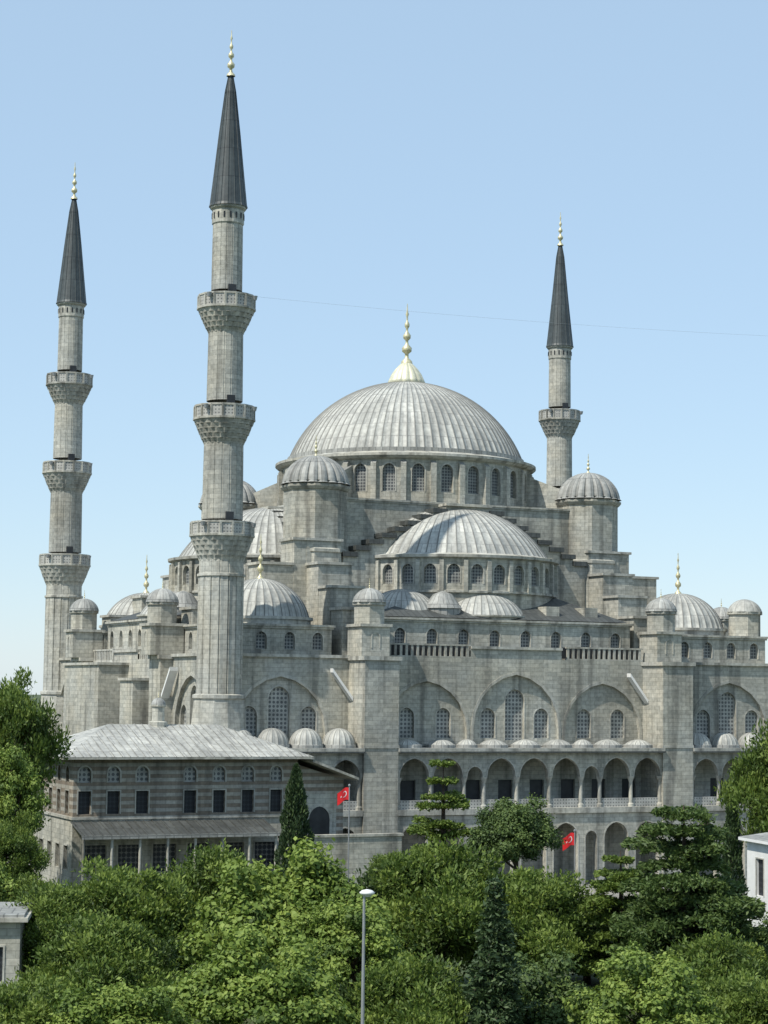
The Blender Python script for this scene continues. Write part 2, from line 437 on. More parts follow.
for k in 'FBLR':
    F, am, t, n = sides[k]
    fb = k in 'FB'
    hl = 13.0 if fb else 10.9
    da = 23.7 if fb else 28.6
    a = F(-hl, 10.5); b = F(hl, da)
    wblock(W, a[0], b[0], a[1], b[1], 18.3, 22.6, 2.9, 1.05, 20.0, 21.1)
    dc = 11.3 if fb else 15.0
    R = 10.15 if fb else 9.9
    cx, cy = F(0, dc)
    half = pi*R*0.53
    nw = 15; st = 2*half/nw
    W.wall(PC(cx, cy, R, am), -half, half, 21.5, 28.6, [(-half+st*(i+.5), 1.2, 26.1, 27.3, 'arch', LAT2) for i in range(nw)], STONE, .3, ds=1.0, trim=.04, tw=.12)
    arc = (am-half/R, am+half/R)
    for i in range(nw+1):
        an = am+(-half+st*i)/R
        ca, sa = math.cos(an), math.sin(an)
        W.beam((cx+(R-.1)*ca, cy+(R-.1)*sa), (cx+(R+.3)*ca, cy+(R+.3)*sa), .4, 25.3, 28.5, 25.3, 28.3, STONE)
    W.lathe(cx, cy, [(R+.03,25.2),(R+.25,25.25),(R+.25,25.45),(R,25.5)], 48, CORN, arc=arc)
    W.lathe(cx, cy, [(R,28.5),(R+.42,28.6),(R+.46,28.85),(R-.9,29.1)], 48, CORN, arc=arc)
    D.lathe(cx, cy, [(R-.2, 28.95)]+cap(R-.75, 5.15, 29.15, 18, .1), 60, LEAD, RIB, 0.10, sm=True, seam=SEAM, uvcell=True)
    po = [F(-hl+.2, da-.1), F(hl-.2, da-.1)]
    pi_ = [F(-8, dc+R*.66), F(8, dc+R*.66)]
    W.face([(*po[0],22.72),(*po[1],22.72),(*pi_[1],25.15),(*pi_[0],25.15)], LEADD)
    ps = [F(-hl+.2, da-9.5), F(hl-.2, da-9.5)]
    W.face([(*po[0],22.72),(*pi_[0],25.15),(*F(-9,dc+2),25.15),(*ps[0],22.72)], LEADD)
    W.face([(*po[1],22.72),(*pi_[1],25.15),(*F(9,dc+2),25.15),(*ps[1],22.72)], LEADD)
    for es, ed, er, eh in ((-.9, da-4.4, 4.3, 2.5), (-8.8, da-5.2, 3.7, 2.4)):
        ex, ey = F(es if fb else 0, ed)
        if es < -1 and not fb: continue
        W.lathe(ex, ey, [(er+.1,21.6),(er+.1,22.9),(er+.3,22.95),(er+.3,23.1)], 32, STONE)
        D.lathe(ex, ey, cap(er, eh, 23.1, 12, .1), 34, LEAD, RIB, 0.06, sm=True, seam=SEAM, uvcell=True)
    ex, ey = F(-5.9, da-2.4)
    D.lathe(ex, ey, [(1.7,22.9),(1.7,23.6),(1.85,23.65),(.9,25.0),(.05,25.3)], 14, LEADR)
    if fb:
        for es in (5.2, 9.4):
            sbox(W, k, es-.7, es+.7, da-3.6, da-1.2, 22.8, 24.1, STONE, LEADR)

# core + stepped arches + turrets + drum + dome
CT = 34.4
W.box(-14.3, 14.3, -13.0, 13.0, 18, CT, STONE, LEADR)
cornice(W, -14.3, 14.3, -13.0, 13.0, CT+.02, .2, .3)
for k in 'FBLR':
    d0 = 13.0 if k in 'FB' else 14.3
    for i in range(8):
        s0 = 2.4+1.35*i; s1 = s0+1.35
        zt = CT-.8-.66*i
        for sg in (-1, 1):
            sbox(W, k, sg*s0, sg*s1, d0-.3, d0+1.65-.002*i, 22, zt-.34, STONE)
            sbox(W, k, sg*(s0-.06), sg*(s1+.16), d0-.2, d0+1.95-.003*i, zt-.34, zt+.10+.001*i, LEADD, LEADD)
    sbox(W, k, -2.4, 2.4, d0-.3, d0+1.67, 22, CT-.4, STONE)
    sbox(W, k, -2.5, 2.5, d0-.3, d0+1.97, CT-.4, CT-.15, CORN, LEADR)
for su in (-1, 1):
    for sv in (-1, 1):
        x, y = su*15.1, sv*12.0
        W.lathe(x, y, [(3.25,18),(3.25,28.9),(3.4,29.0),(3.4,29.25),(3.05,29.4),(3.05,34.9),(3.2,35.0),(3.4,35.25),(3.4,35.45)], 8, STONE, rot=pi/8)
        W.lathe(x, y, [(3.0,35.4),(3.0,35.75),(3.2,35.8)], 24, CORN)
        D.lathe(x, y, cap(3.0, 2.75, 35.7, 12, .15), 20, LEADR, GORE, 0.09, True, sm=False, uvcell=True)
        finial(D, x, y, 38.4, 2.0, .22)
        l = math.hypot(x, y); dx, dy = x/l, y/l
        W.beam((dx*12.8, dy*12.8), (dx*16.8, dy*16.8), 1.3, 34, 38.2, 34, 36.6, STONE, LEADR)
R = 13.0
nw = 28; st = 2*pi*R/nw
W.wall(PC(0, 0, R, 0), 0, 2*pi*R, 34.2, 38.9, [(st*(i+.5), 1.25, 35.5, 37.6, 'arch', LAT2) for i in range(nw)], STONE, .35, ds=.8, trim=.04, tw=.14)
for i in range(nw):
    an = 2*pi*i/nw; ca, sa = math.cos(an), math.sin(an)
    W.beam(((R-.1)*ca, (R-.1)*sa), ((R+.45)*ca, (R+.45)*sa), .55, 34.4, 38.7, 34.4, 38.3, STONE, LEADR)
W.lathe(0, 0, [(R,38.7),(R+.35,38.8),(R+.65,39.05),(R+.65,39.3),(R+.3,39.35),(R-.6,39.6)], 84, CORN)
W.lathe(0, 0, [(R-.6,39.55),(R-.6,40.0),(R-1.0,40.05)], 84, LEADR)
D.lathe(0, 0, cap(12.25, 8.5, 39.75, 26), 88, LEAD, RIB, 0.12, sm=True, seam=SEAM, uvcell=True)
GL = MB()
GL.lathe(0, 0, [(1.75,48.05),(1.9,48.15),(1.75,48.5),(1.5,49.1),(1.1,49.7),(.55,50.3),(.25,50.7)], 14, plain('gilded_white', (.62,.60,.45), .5, .15), GORE, .08, True, sm=True)
finial(GL, 0, 0, 50.3, 6.4, .62)
GL.make('dome_finial', mosque)
W.make('prayer_hall_walls', mosque)
D.make('domes', mosque)

# ------------------------------------------------------------ portico arcades
A = MB()
for k in 'FL':
    hd = HV if k == 'F' else HU
    vf = hd+3.4
    P = side_plane(k, vf)
    if k == 'F':
        B_, N_ = 3.34, 2.0
        secs = [(-13.65, [B_,B_,N_,B_,B_,B_,N_,B_,B_], .5, 1.3), (-29.6, [3.15]*4, 1.45, 1.45), (16.95, [3.15]*4, 1.2, 1.4)]
    else:
        secs = [(-24.7, [3.2]*3, 1.2, 1.3)]
    for s0, bays, dh, dr in secs:
        L = sum(bays); x = s0; up = []; lo = []
        F = sides[k][0]
        for i, b in enumerate(bays):
            c = x+b/2
            up.append((c, b-.46, 8.3, 8.4, 'arch', None))
            lo.append((c, b-.8, G+.02, 2.7, 'arch', None))
            ex, ey = F(c, hd+1.75)
            rr = min(dr, b/2-.1)
            A.lathe(ex, ey, [(rr+.08,10.9),(rr+.08,11.15),(rr,11.2)], 20, LEADR)
            A.lathe(ex, ey, cap(rr, dh, 11.15, 8), 16, LEAD, RIB, .03, sm=True, seam=SEAM, uvcell=True)
            for cxx in ((x, x+b) if i == len(bays)-1 else (x,)):
                px, py = F(min(max(cxx, s0+.2), s0+L-.2), vf-.25)
                A.lathe(px, py, [(.3,5.5),(.3,5.75),(.19,5.85),(.17,7.75),(.3,8.15),(.33,8.3)], 12, CORN, sm=False)
            sbox(A, k, x+.22, x+b-.22, vf-.34, vf-.22, 5.5, 6.3, PARA)
            x += b
        A.wall(P, s0, s0+L, 8.3, 10.6, up, STONE, .5, thick=True, trim=.03, tw=.11)
        A.wall(P, s0, s0+L, G, 5.0, lo, STONE, .6, thick=True, trim=.03, tw=.12)
        sbox(A, k, s0, s0+L, hd+.02, vf+.22, 5.0, 5.5, CORN)
        sbox(A, k, s0, s0+L, hd+.02, vf+.45, 10.6, 10.9, CORN, LEADR)
        sbox(A, k, s0+.01, s0+L-.01, hd+.3, vf+.6, 10.48, 10.62, LEADD)
        for xx in (s0+.02, s0+L-.3):
            sbox(A, k, xx, xx+.28, hd, vf-.7, G, 10.45, STONE)
A.make('portico_arcades', mosque)

# ------------------------------------------------------------ minarets
def minaret(u, v, name, cz=0.0):
    m = MB()
    m.box(u-2.6, u+2.6, v-2.6, v+2.6, G, 8.0, STONE2)
    m.lathe(u, v, [(2.9,8.0),(2.85,9.0),(2.6,9.3),(2.5,12.0),(2.2,15.0),(2.35,15.1),(2.35,15.4),(2.0,15.5)], 12, STONE2)
    def shaft(r0, z0, r1, z1, am=.045):
        m.lathe(u, v, [(r0,z0),(r1,z1)], 16, STONE2, ((0,0),(.1,1),(.5,.6),(.9,1)), am, False)
    shaft(1.88, 15.4, 1.86, 25.7, .12); shaft(1.9, 25.7, 1.88, 27.4); shaft(1.74, 30.6, 1.68, 37.6); shaft(1.54, 41.0, 1.48, 47.5); shaft(1.32, 50.8, 1.28, 57.4)
    m.lathe(u, v, [(1.9,25.6),(2.1,25.65),(2.1,25.85),(1.9,25.9)], 16, CORN)
    for zb, rs, ro in ((27.0,1.88,2.72),(37.2,1.68,2.6),(47.0,1.48,2.46)):
        st = 5; h = 2.1/st
        for i in range(st):
            r0 = rs+(ro-rs)*(i/st)**.9; r1 = rs+(ro-rs)*((i+1)/st)**.9
            m.lathe(u, v, [(r0,zb+h*i),(r0+.04,zb+h*i+h*.35),(r1-.04,zb+h*(i+.97)),(r1-.1,zb+h*(i+1))], 20, STONE2,
                    ((0,0),(.5,1)) if i % 2 else ((0,1),(.5,0)), .09, False)
        zt = zb+2.1
        m.lathe(u, v, [(rs,zt-.05),(ro+.14,zt-.02),(ro+.14,zt+.16),(ro,zt+.18)], 16, CORN)
        m.lathe(u, v, [(ro,zt+.15),(ro,zt+1.15)], 16, PARA)
        m.lathe(u, v, [(ro-.14,zt+.15),(ro-.14,zt+1.15)], 16, PARA)
        m.lathe(u, v, [(ro+.07,zt+1.12),(ro+.07,zt+1.28),(ro-.2,zt+1.28),(ro-.2,zt+1.12),(ro+.07,zt+1.12)], 16, CORN)
        for j in range(16):
            a = 2*pi*j/16
            m.box(u+ro*math.cos(a)-.09, u+ro*math.cos(a)+.09, v+ro*math.sin(a)-.09, v+ro*math.sin(a)+.09, zt+.16, zt+1.2, CORN)
        m.box(u-.35, u+.35, v-rs-.06, v-rs+.3, zt+.2, zt+2.1, DARK)
        for a in (-2.5, -.75):
            x, y = u+(ro+.25)*math.cos(a), v+(ro+.25)*math.sin(a)
            m.lathe(x, y, [(.05,zt+.75),(.16,zt+.8),(.24,zt+1.15),(.05,zt+1.1)], 10, STEEL)
    m.lathe(u, v, [(1.28,56.6),(1.42,56.8),(1.42,58.0),(1.6,58.15),(1.62,58.4)], 16, STONE2)
    for j in range(16):
        a = 2*pi*(j+.5)/16; x, y = u+1.38*math.cos(a), v+1.38*math.sin(a)
        m.box(x-.07, x+.07, y-.07, y+.07, 57.2, 57.7, DARK)
    m.lathe(u, v, [(1.68,58.3),(1.6,58.55),(1.32,61.1),(.92,64.9),(.46,68.8+cz),(.14,70.6+cz)], 16, CONE, ((0,0),(.06,1),(.12,0),(.5,0)), .05, uvcell=True)
    finial(m, u, v, 70.2+cz, 4.2, .40)
    return m.make(name, mosque)
minaret(-29.35, -25.4, 'minaret_1'); minaret(-29.4, 25.4, 'minaret_2')
minaret(32.4, -25.4, 'minaret_3'); minaret(32.0, 24.2, 'minaret_4', .8)

cm = MB()
p0 = Vector((-28.4,-25.4,50.6)); p1 = Vector((31.5,-25.4,51.8)); N = 24
for i in range(N):
    q = []
    for t in (i/N, (i+1)/N):
        p = p0.lerp(p1, t); p.z -= 4*t*(1-t)*.4; q.append(p)
    cm.beam(q[0], q[1], .012, q[0].z, q[0].z+.012, q[1].z, q[1].z+.012, CABLE)
cm.make('mahya_cable', mosque)

# ------------------------------------------------------------ royal pavilion
pav = empty('royal_pavilion', MOSQUE_LOC, PHI)
p = MB()
u0, u1, v0, v1 = -46.2, -27.8, -40.0, -28.0
us = [-45.3,-43.0,-40.7,-36.8,-34.4,-32.0,-29.6]
F0 = PS(0, v0, 1, 0, 0, -1)
p.wall(F0, u0, u1, G, 5.9, [(x, 1.9, 1.8, 3.9, 'rect', GLASS2) for x in (-44.4,-41.6,-38.8,-36.0,-33.2,-30.4)], STONE, .3, trim=.05, tw=.12)
p.wall(F0, u0, u1, 5.9, 8.35, [(x, 1.0, 6.25, 8.0, 'rect', GLASS) for x in us], STRIPE, .3, trim=.05, tw=.1)
p.wall(F0, u0, u1, 8.35, 10.45, [(x, .95, 8.65, 9.35, 'arch', LAT) for x in us], STRIPE, .25, trim=.04, tw=.12)
F1 = PS(u0, 0, 0, 1, -1, 0)
vs = [-38.4,-36.0,-33.6,-31.2,-29.0]
p.wall(F1, v0, v1, G, 5.9, [(x, 1.1, 2.0, 3.8, 'rect', GLASS2) for x in vs], STONE, .3, trim=.05, tw=.12)
p.wall(F1, v0, v1, 5.9, 8.35, [(x, 1.0, 6.25, 8.0, 'rect', GLASS) for x in vs], STRIPE, .3, trim=.05, tw=.1)
p.wall(F1, v0, v1, 8.35, 10.45, [(x, .95, 8.65, 9.35, 'arch', LAT) for x in vs], STRIPE, .25, trim=.04, tw=.12)
p.box(u1-.3, u1, v0+.01, v1, G, 10.44, STRIPE); p.box(u0+.31, u1-.31, v1-.3, v1, G, 10.44, STRIPE)
p.box(u0-.12, u1+.05, v0-.12, v0+.1, 5.85, 6.05, CORN); p.box(u0-.12, u0+.1, v0+.1, v1, 5.852, 6.052, CORN)
e = 1.15
E = [(u0-e,v0-e),(u1+e*.8,v0-e),(u1+e*.8,v1+e),(u0-e,v1+e)]
p.box(E[0][0], E[1][0], E[0][1], E[2][1], 10.45, 10.62, CORN)
Rg = [(-41.8,-34.0,13.0),(-32.5,-34.0,13.0)]
ez = 10.64
def up3(a): return (a[0], a[1], ez)
p.face([up3(E[0]),up3(E[1]),Rg[1],Rg[0]], LEAD); p.face([up3(E[1]),up3(E[2]),Rg[1]], LEAD)
p.face([up3(E[2]),up3(E[3]),Rg[0],Rg[1]], LEAD); p.face([up3(E[3]),up3(E[0]),Rg[0]], LEAD)
x = E[0][0]+.3
while x < E[1][0]-.2:
    yt = -34.0; zt = 13.0
    if x < Rg[0][0]: f = (x-E[0][0])/(Rg[0][0]-E[0][0])
    elif x > Rg[1][0]: f = (E[1][0]-x)/(E[1][0]-Rg[1][0])
    else: f = 1.0
    y1 = E[0][1]+(yt-E[0][1])*f; z1 = ez+(zt-ez)*f
    if f > .05: p.beam((x, E[0][1]), (x, y1), .05, ez, ez+.06, z1, z1+.06, LEADR)
    x += .62
p.lathe(-37.6, -34.0, [(.75,12.6),(.75,13.2),(.5,13.3),(.5,14.4),(.62,14.45),(.62,14.6)], 8, STONE, rot=pi/8)
p.lathe(-37.6, -34.0, cap(.6, .55, 14.6, 6), 12, LEADR, sm=True)
finial(p, -37.6, -34.0, 15.1, .6, .08)
p.face([(-46.4,-40.02,5.7),(-30.6,-40.02,5.7),(-30.6,-43.4,4.85),(-46.4,-43.4,4.85)], LEADD)
p.box(-46.4,-30.6,-43.45,-43.35,4.6,4.87, LEADR)
for x in np.arange(-46.2, -30.5, 2.2): p.lathe(x, -43.2, [(.11,G),(.11,4.7)], 8, CORN)
for x in np.arange(-46.2, -30.6, .7): p.beam((x,-40.05),(x,-43.4),.05,5.7,5.76,4.85,4.91, LEADD)
p.hexa([(u1+.05,-39.6,G),(-23.6,-39.6,G),(-23.6,-31,G),(u1+.05,-31,G),(u1+.05,-39.6,10.0),(-23.6,-39.6,8.7),(-23.6,-31,8.7),(u1+.05,-31,10.0)], STRIPE)
p.hexa([(u1+.9,-41.1,10.2),(-22.9,-41.1,8.75),(-22.9,-30.8,8.75),(u1+.9,-30.8,10.2),(u1+.9,-41.1,10.4),(-22.9,-41.1,8.95),(-22.9,-30.8,8.95),(u1+.9,-30.8,10.4)], CORN, LEADR)
Fw = PS(0, -39.605, 1, 0, 0, -1)
p.wall(Fw, -27.2, -24.2, 2, 7.6, [(-25.7, 1.8, 2.4, 5.6, 'arch', DARK)], STONE, .004, trim=.06, tw=.2)
p.box(-30.4, -20.0, -43.2, -42.8, G, 4.4, STONE, CORN); p.box(-30.45, -19.9, -43.3, -42.7, 4.4, 4.6, CORN)
p.make('pavilion_body', pav)

# ------------------------------------------------------------ ground
gm, nt, b, out = newmat('park_ground')
tc = nt.nodes.new('ShaderNodeTexCoord')
c = ramp(nt, noise(nt, tc.outputs['Object'], .35, 6), [(0.35, (.04,.065,.02)), (0.65, (.07,.085,.035))])
nt.links.new(c, b.inputs['Base Color']); b.inputs['Roughness'].default_value = .95
g = MB(); S = 4000
g.face([(-S,-S,G),(S,-S,G),(S,S,G),(-S,S,G)], gm)
g.make('ground')
pvm = stone('paving', (.3,.29,.27), (.24,.235,.22), (.16,.16,.15), .6, .6, .2)
pg = MB()
c_, s_ = math.cos(PHI), math.sin(PHI)
def L2W(u, v): return (MOSQUE_LOC[0]+c_*u-s_*v, MOSQUE_LOC[1]+s_*u+c_*v)
pg.face([(*L2W(-48,-46), G+.004), (*L2W(55,-46), G+.004), (*L2W(55,45), G+.004), (*L2W(-48,45), G+.004)], pvm)
pg.make('mosque_precinct_pavement')

# ------------------------------------------------------------ trees
def _leaf(name, P, a, b, L, Wd, tint, mat):
    n = len(P)
    L = np.asarray(L).reshape(-1,1); Wd = np.asarray(Wd).reshape(-1,1)
    V = np.stack([P+a*L, P+b*Wd+a*L*.1, P-a*L, P-b*Wd+a*L*.1], axis=1).reshape(-1,3).astype(np.float32)
    me = bpy.data.meshes.new(name)
    me.vertices.add(4*n); me.vertices.foreach_set('co', V.ravel())
    me.loops.add(4*n); me.loops.foreach_set('vertex_index', np.arange(4*n, dtype=np.int32))
    me.polygons.add(n); me.polygons.foreach_set('loop_start', np.arange(0,4*n,4,dtype=np.int32))
    me.materials.append(mat)
    at = me.attributes.new('tint', 'FLOAT', 'FACE'); at.data.foreach_set('value', np.clip(tint,0,1).astype(np.float32))
    me.update(calc_edges=True)
    return me
def leaf_mesh(name, P, N, L, Wd, tint, mat):
    N = N/(np.linalg.norm(N, axis=1, keepdims=True)+1e-9)
    a = rng.normal(size=N.shape); a -= (a*N).sum(1, keepdims=True)*N
    a /= np.linalg.norm(a, axis=1, keepdims=True)+1e-9
    return _leaf(name, P, a, np.cross(N, a), L, Wd, tint, mat)
def leaf_mesh_dir(name, P, A, L, Wd, tint, mat):
    A = A/(np.linalg.norm(A, axis=1, keepdims=True)+1e-9)
    b = rng.normal(size=A.shape); b -= (b*A).sum(1, keepdims=True)*A
    b /= np.linalg.norm(b, axis=1, keepdims=True)+1e-9
    return _leaf(name, P, A, b, L, Wd, tint, mat)

def rdir(n):
    d = rng.normal(size=(n,3)); return d/np.linalg.norm(d, axis=1, keepdims=True)

def broad(name, R, H, ncl, nlf, mat, lsize, needle=False, crad=(.7,1.3)):
    Ps=[]; Ns=[]; T=[]
    cs = rdir(ncl); cs[:,2] = np.abs(cs[:,2])*1.0-(rng.random(ncl) < .33)*.9
    cs /= np.linalg.norm(cs, axis=1, keepdims=True)
    lump = 0.86+.18*np.sin(3.1*np.arctan2(cs[:,1],cs[:,0])+rng.random()*6)+.1*np.sin(5*cs[:,2]+2)
    fr = (rng.uniform(.45,1.08,ncl)**.6)*lump
    C = cs*fr[:,None]*np.array([R,R,H])
    for c in C:
        rc = rng.uniform(*crad); n = int(nlf*(rc/np.mean(crad))**2)
        d = rdir(n); r = rc*(.3+.7*rng.random(n)**.5)*(1+.22*rng.normal(size=n))
        Ps.append(c+d*r[:,None]*np.array([1,1,.75])+np.array([0,0,.25*rc]))
        Ns.append(d*.8+rng.normal(size=(n,3))*.5+np.array([0,0,.45]))
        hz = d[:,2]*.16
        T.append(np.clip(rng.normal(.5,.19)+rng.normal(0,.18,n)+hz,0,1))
    P=np.concatenate(Ps); N=np.concatenate(Ns); T=np.concatenate(T); n=len(P)
    s = lsize*rng.uniform(.6,1.35,n)
    if needle:
        return leaf_mesh_dir(name, P, N*.7+rng.normal(size=(n,3))*.35+np.array([0,0,.25]), s*1.05, s*.42, T, mat), C
    return leaf_mesh(name, P, N, s, s*.62, T, mat), C

def tube(mb, pts, rad, n=7, mat=BARK):
    base = len(mb.v)
    for i, q in enumerate(pts):
        q = Vector(q)
        d = (Vector(pts[min(i+1,len(pts)-1)])-Vector(pts[max(i-1,0)])).normalized()
        x = d.orthogonal().normalized(); y = d.cross(x)
        for j in range(n):
            a = 2*pi*j/n; mb.v.append(tuple(q+(x*math.cos(a)+y*math.sin(a))*rad[i]))
    mi = mb.mi(mat)
    for i in range(len(pts)-1):
        for j in range(n):
            mb.f.append([base+i*n+j, base+i*n+(j+1)%n, base+(i+1)*n+(j+1)%n, base+(i+1)*n+j]); mb.m.append(mi)
            mb.uv.append([(j/n,i),((j+1)/n,i),((j+1)/n,i+1),(j/n,i+1)]); mb.sm.append(True)

def trunk_for(C, base_z, r=.32):
    mb = MB()
    top = Vector((.3,.2,-.5))
    pts = [Vector((0,0,base_z)), Vector((.1,.1,base_z*.66)), Vector((.2,-.1,base_z*.33)), top]
    tube(mb, pts, [r*1.25, r, r*.85, r*.6], 9)
    for c in C[::max(1,len(C)//12)]:
        c = Vector(c)
        s = pts[2].lerp(top, random.random())
        mid = s.lerp(c, .5)+Vector((0,0,-.4))
        tube(mb, [s, mid, c], [r*.42, r*.26, r*.08], 6)
    return mb

LF_MID = leafmat('foliage_mid', (.034,.064,.011), (.100,.158,.024), (.200,.265,.046), .30)
LF_BRT = leafmat('foliage_bright', (.06,.105,.016), (.155,.230,.036), (.26,.335,.065), .34)
LF_DRK = leafmat('foliage_dark', (.026,.052,.013), (.066,.112,.025), (.125,.180,.042), .26)
LF_CON = leafmat('foliage_conifer', (.018,.038,.014), (.038,.072,.024), (.078,.122,.036), .15)

KIND = {}
for key, args in {
    'mid1': dict(R=5, H=4.2, ncl=115, nlf=330, mat=LF_MID, lsize=.145, needle=True),
    'mid2': dict(R=5, H=4.0, ncl=105, nlf=330, mat=LF_MID, lsize=.155, needle=True, crad=(.55,1.6)),
    'brt1': dict(R=5, H=4.2, ncl=100, nlf=300, mat=LF_BRT, lsize=.165),
    'brt2': dict(R=5, H=4.4, ncl=110, nlf=280, mat=LF_BRT, lsize=.15, crad=(.6,1.3)),
    'drk1': dict(R=5, H=4.2, ncl=115, nlf=330, mat=LF_DRK, lsize=.145)}.items():
    me, C = broad('crown_'+key, **args)
    tm = trunk_for(C, -8.5)
    o = tm.make('tmp_'+key); tme = o.data; bpy.data.objects.remove(o)
    KIND[key] = (me, tme)

def place(name, key, x, y, top, r, sq=1.0):
    me, tme = KIND[key]
    s = r/5.0
    e = empty(name, (x, y, G), random.random()*6.28)
    e.scale = (s, s, s*sq)
    zc = (top-G)/(s*sq)-4.6
    o = bpy.data.objects.new('crown', me); sc.collection.objects.link(o); o.parent = e; o.location = (0,0,zc)
    t = bpy.data.objects.new('trunk', tme); sc.collection.objects.link(t); t.parent = e
    t.scale = (1,1,max(.3, zc/8.4)); t.location = (0,0,zc)
    return e

def conifer(name, x, y, h, R, tiers, nb, droop, dens, mat, style, bare=.2, pw=.8, ls=.16):
    e = empty(name, (x, y, G))
    mb = MB(); H = h
    tube(mb, [(0,0,0),(.05,.03,H*.5),(0,0,H*.98)], [R*.065+.07, R*.04+.05, .03], 8)
    Ps=[]; Ns=[]; T=[]
    for i in range(tiers):
        t = (i+.5*random.random())/tiers; z = H*(bare+(1-bare)*t)
        L0 = R*((1-t)**pw)*random.uniform(.75,1.12)+.12
        n = nb if L0 > .6 else max(3, nb-2)
        a0 = random.random()*6.28
        for j in range(n):
            a = a0+2*pi*j/n+random.uniform(-.35,.35); L = L0*random.uniform(.6,1.15)
            dz = -droop*L+random.uniform(-.1,.15)*L
            tip = np.array([math.cos(a)*L, math.sin(a)*L, z+dz]); st = np.array([0,0,z])
            if L > .7: tube(mb, [tuple(st), tuple((st+tip)/2+np.array([0,0,.08*L])), tuple(tip)], [.05+.012*L,.04,.012], 5)
            m = int(dens*L*(1+.35*L))
            f = rng.uniform(.15,1.0,m)**.75
            lat = rng.normal(0,1,m)*(.16+.13*L*np.sin(pi*np.clip(f,.0,.95)))
            ta = np.array([-math.sin(a), math.cos(a), 0])
            Q = st+(tip-st)*f[:,None]+ta*lat[:,None]
            Q[:,2] += np.sin(f*pi)*.1*L+rng.normal(0,.06+.02*L,m)-abs(lat)*.12
            Ps.append(Q)
            outd = np.array([math.cos(a), math.sin(a), .25 if style == 'cedar' else .1])
            Ns.append(outd+rng.normal(size=(m,3))*.6)
            T.append(np.clip(rng.normal(.5,.2,m)+.25*(f-.5),0,1))
    P=np.concatenate(Ps); N=np.concatenate(Ns); T=np.concatenate(T); s=ls*rng.uniform(.7,1.3,len(P))
    me = leaf_mesh_dir('needles', P, N, s*1.0, s*.36, T, mat)
    o = bpy.data.objects.new('needles', me); sc.collection.objects.link(o); o.parent = e
    mb.make('trunk', e)
    return e

def cypress(name, x, y, h, R, n=9000):
    e = empty(name, (x, y, G)); mb = MB(); tube(mb, [(0,0,0),(0,0,h*.9)], [.18,.03], 7)
    t = rng.random(n)**.85; a = rng.random(n)*2*pi
    prof = R*np.clip((1-t)**.6*(.35+t*3.0).clip(0,1),0.02,1)
    rr = prof*(.72+.33*rng.random(n)+.16*np.sin(a*5+t*14)+.13*np.sin(a*3-t*31))
    P = np.stack([rr*np.cos(a), rr*np.sin(a), .3+t*(h-.3)],1)
    N = np.stack([np.cos(a)*.45, np.sin(a)*.45, np.ones(n)],1)+rng.normal(size=(n,3))*.35
    me = leaf_mesh_dir('needles', P, N, .17*rng.uniform(.7,1.3,n), np.full(n,.06), np.clip(rng.normal(.5,.28,n),0,1), LF_CON)
    o = bpy.data.objects.new('needles', me); sc.collection.objects.link(o); o.parent = e
    mb.make('trunk', e)

bt = 'broadleaf_tree'
trees = [
 ('mid1', -25.9, 140, 17.2, 4.0, 1.6), ('mid2', -31.5, 136, 15.0, 5.0, 1.3), ('brt2', -24.3, 131, 12.0, 2.8, 1.5), ('mid1', -23.4, 127, 8.2, 2.9, 1.2),
 ('brt1', -24.4, 122, 6.2, 3.2, 1.0), ('mid2', -33.0, 150, 15.0, 6.0, 1.3), ('brt1', -26.4, 128, 10.0, 3.4, 1.3), ('mid2', -20.6, 121, 4.6, 2.6, 1.0),
 ('mid2', 28.0, 142, 13.6, 3.9, 1.5),
 ('drk1', 9.6, 146, 8.6, 3.3, 1.0), ('mid1', 1.2, 141, 5.2, 2.6, .9), ('brt2', 13.9, 140, 1.8, 2.2, .9), ('mid2', 9.5, 137, 3.6, 2.6, .9),
 ('mid1', -14.5, 116, 6.5, 5.2, .95), ('mid2', -17.6, 111, 5.0, 3.4, .95), ('mid2', -9.5, 121, 6.3, 4.2, .95),
 ('brt1', -5.4, 112, 7.2, 4.9, 1.0), ('brt2', -1.5, 108, 4.8, 3.6, 1.0),
 ('mid2', 3.6, 119, 6.8, 5.3, .95), ('mid1', 8.4, 118, 6.5, 4.6, .95), ('drk1', 12.6, 124, 3.2, 3.4, .9),
 ('drk1', 21.2, 120, 3.2, 4.0, .9), ('mid2', 17.5, 106, 3.4, 3.8, .9), ('mid1', 23.5, 112, 2.6, 3.4, .95),
 ('mid1', -17.0, 95, 2.8, 4.2, .95), ('brt2', -11.6, 92, 2.7, 3.7, .95), ('brt1', -4.9, 95, 4.6, 4.0, .95), ('mid2', -13.8, 103, 4.2, 4.0, .95),
 ('mid2', 1.6, 97, 3.2, 4.0, .95), ('drk1', 7.2, 101, 3.4, 3.8, 1.0), ('brt2', 12.4, 94, 4.2, 3.6, 1.0), ('mid1', 17.8, 98, 3.0, 3.6, .95),
 ('brt1', -8.3, 86, 1.0, 2.8, .9), ('brt2', 9.5, 88, 1.2, 2.8, .9), ('mid2', -14.8, 87, 1.0, 3.0, .9), ('mid1', 2.2, 87, .6, 2.8, .9),
 ('mid1', -3.0, 86, .6, 2.6, .9), ('brt1', 15.3, 87, .8, 2.8, .9), ('mid1', 5.8, 90, 1.2, 2.6, .9),
]
for k_, x, y, tz, r, q in trees: place(bt, k_, x, y, tz, r, q)
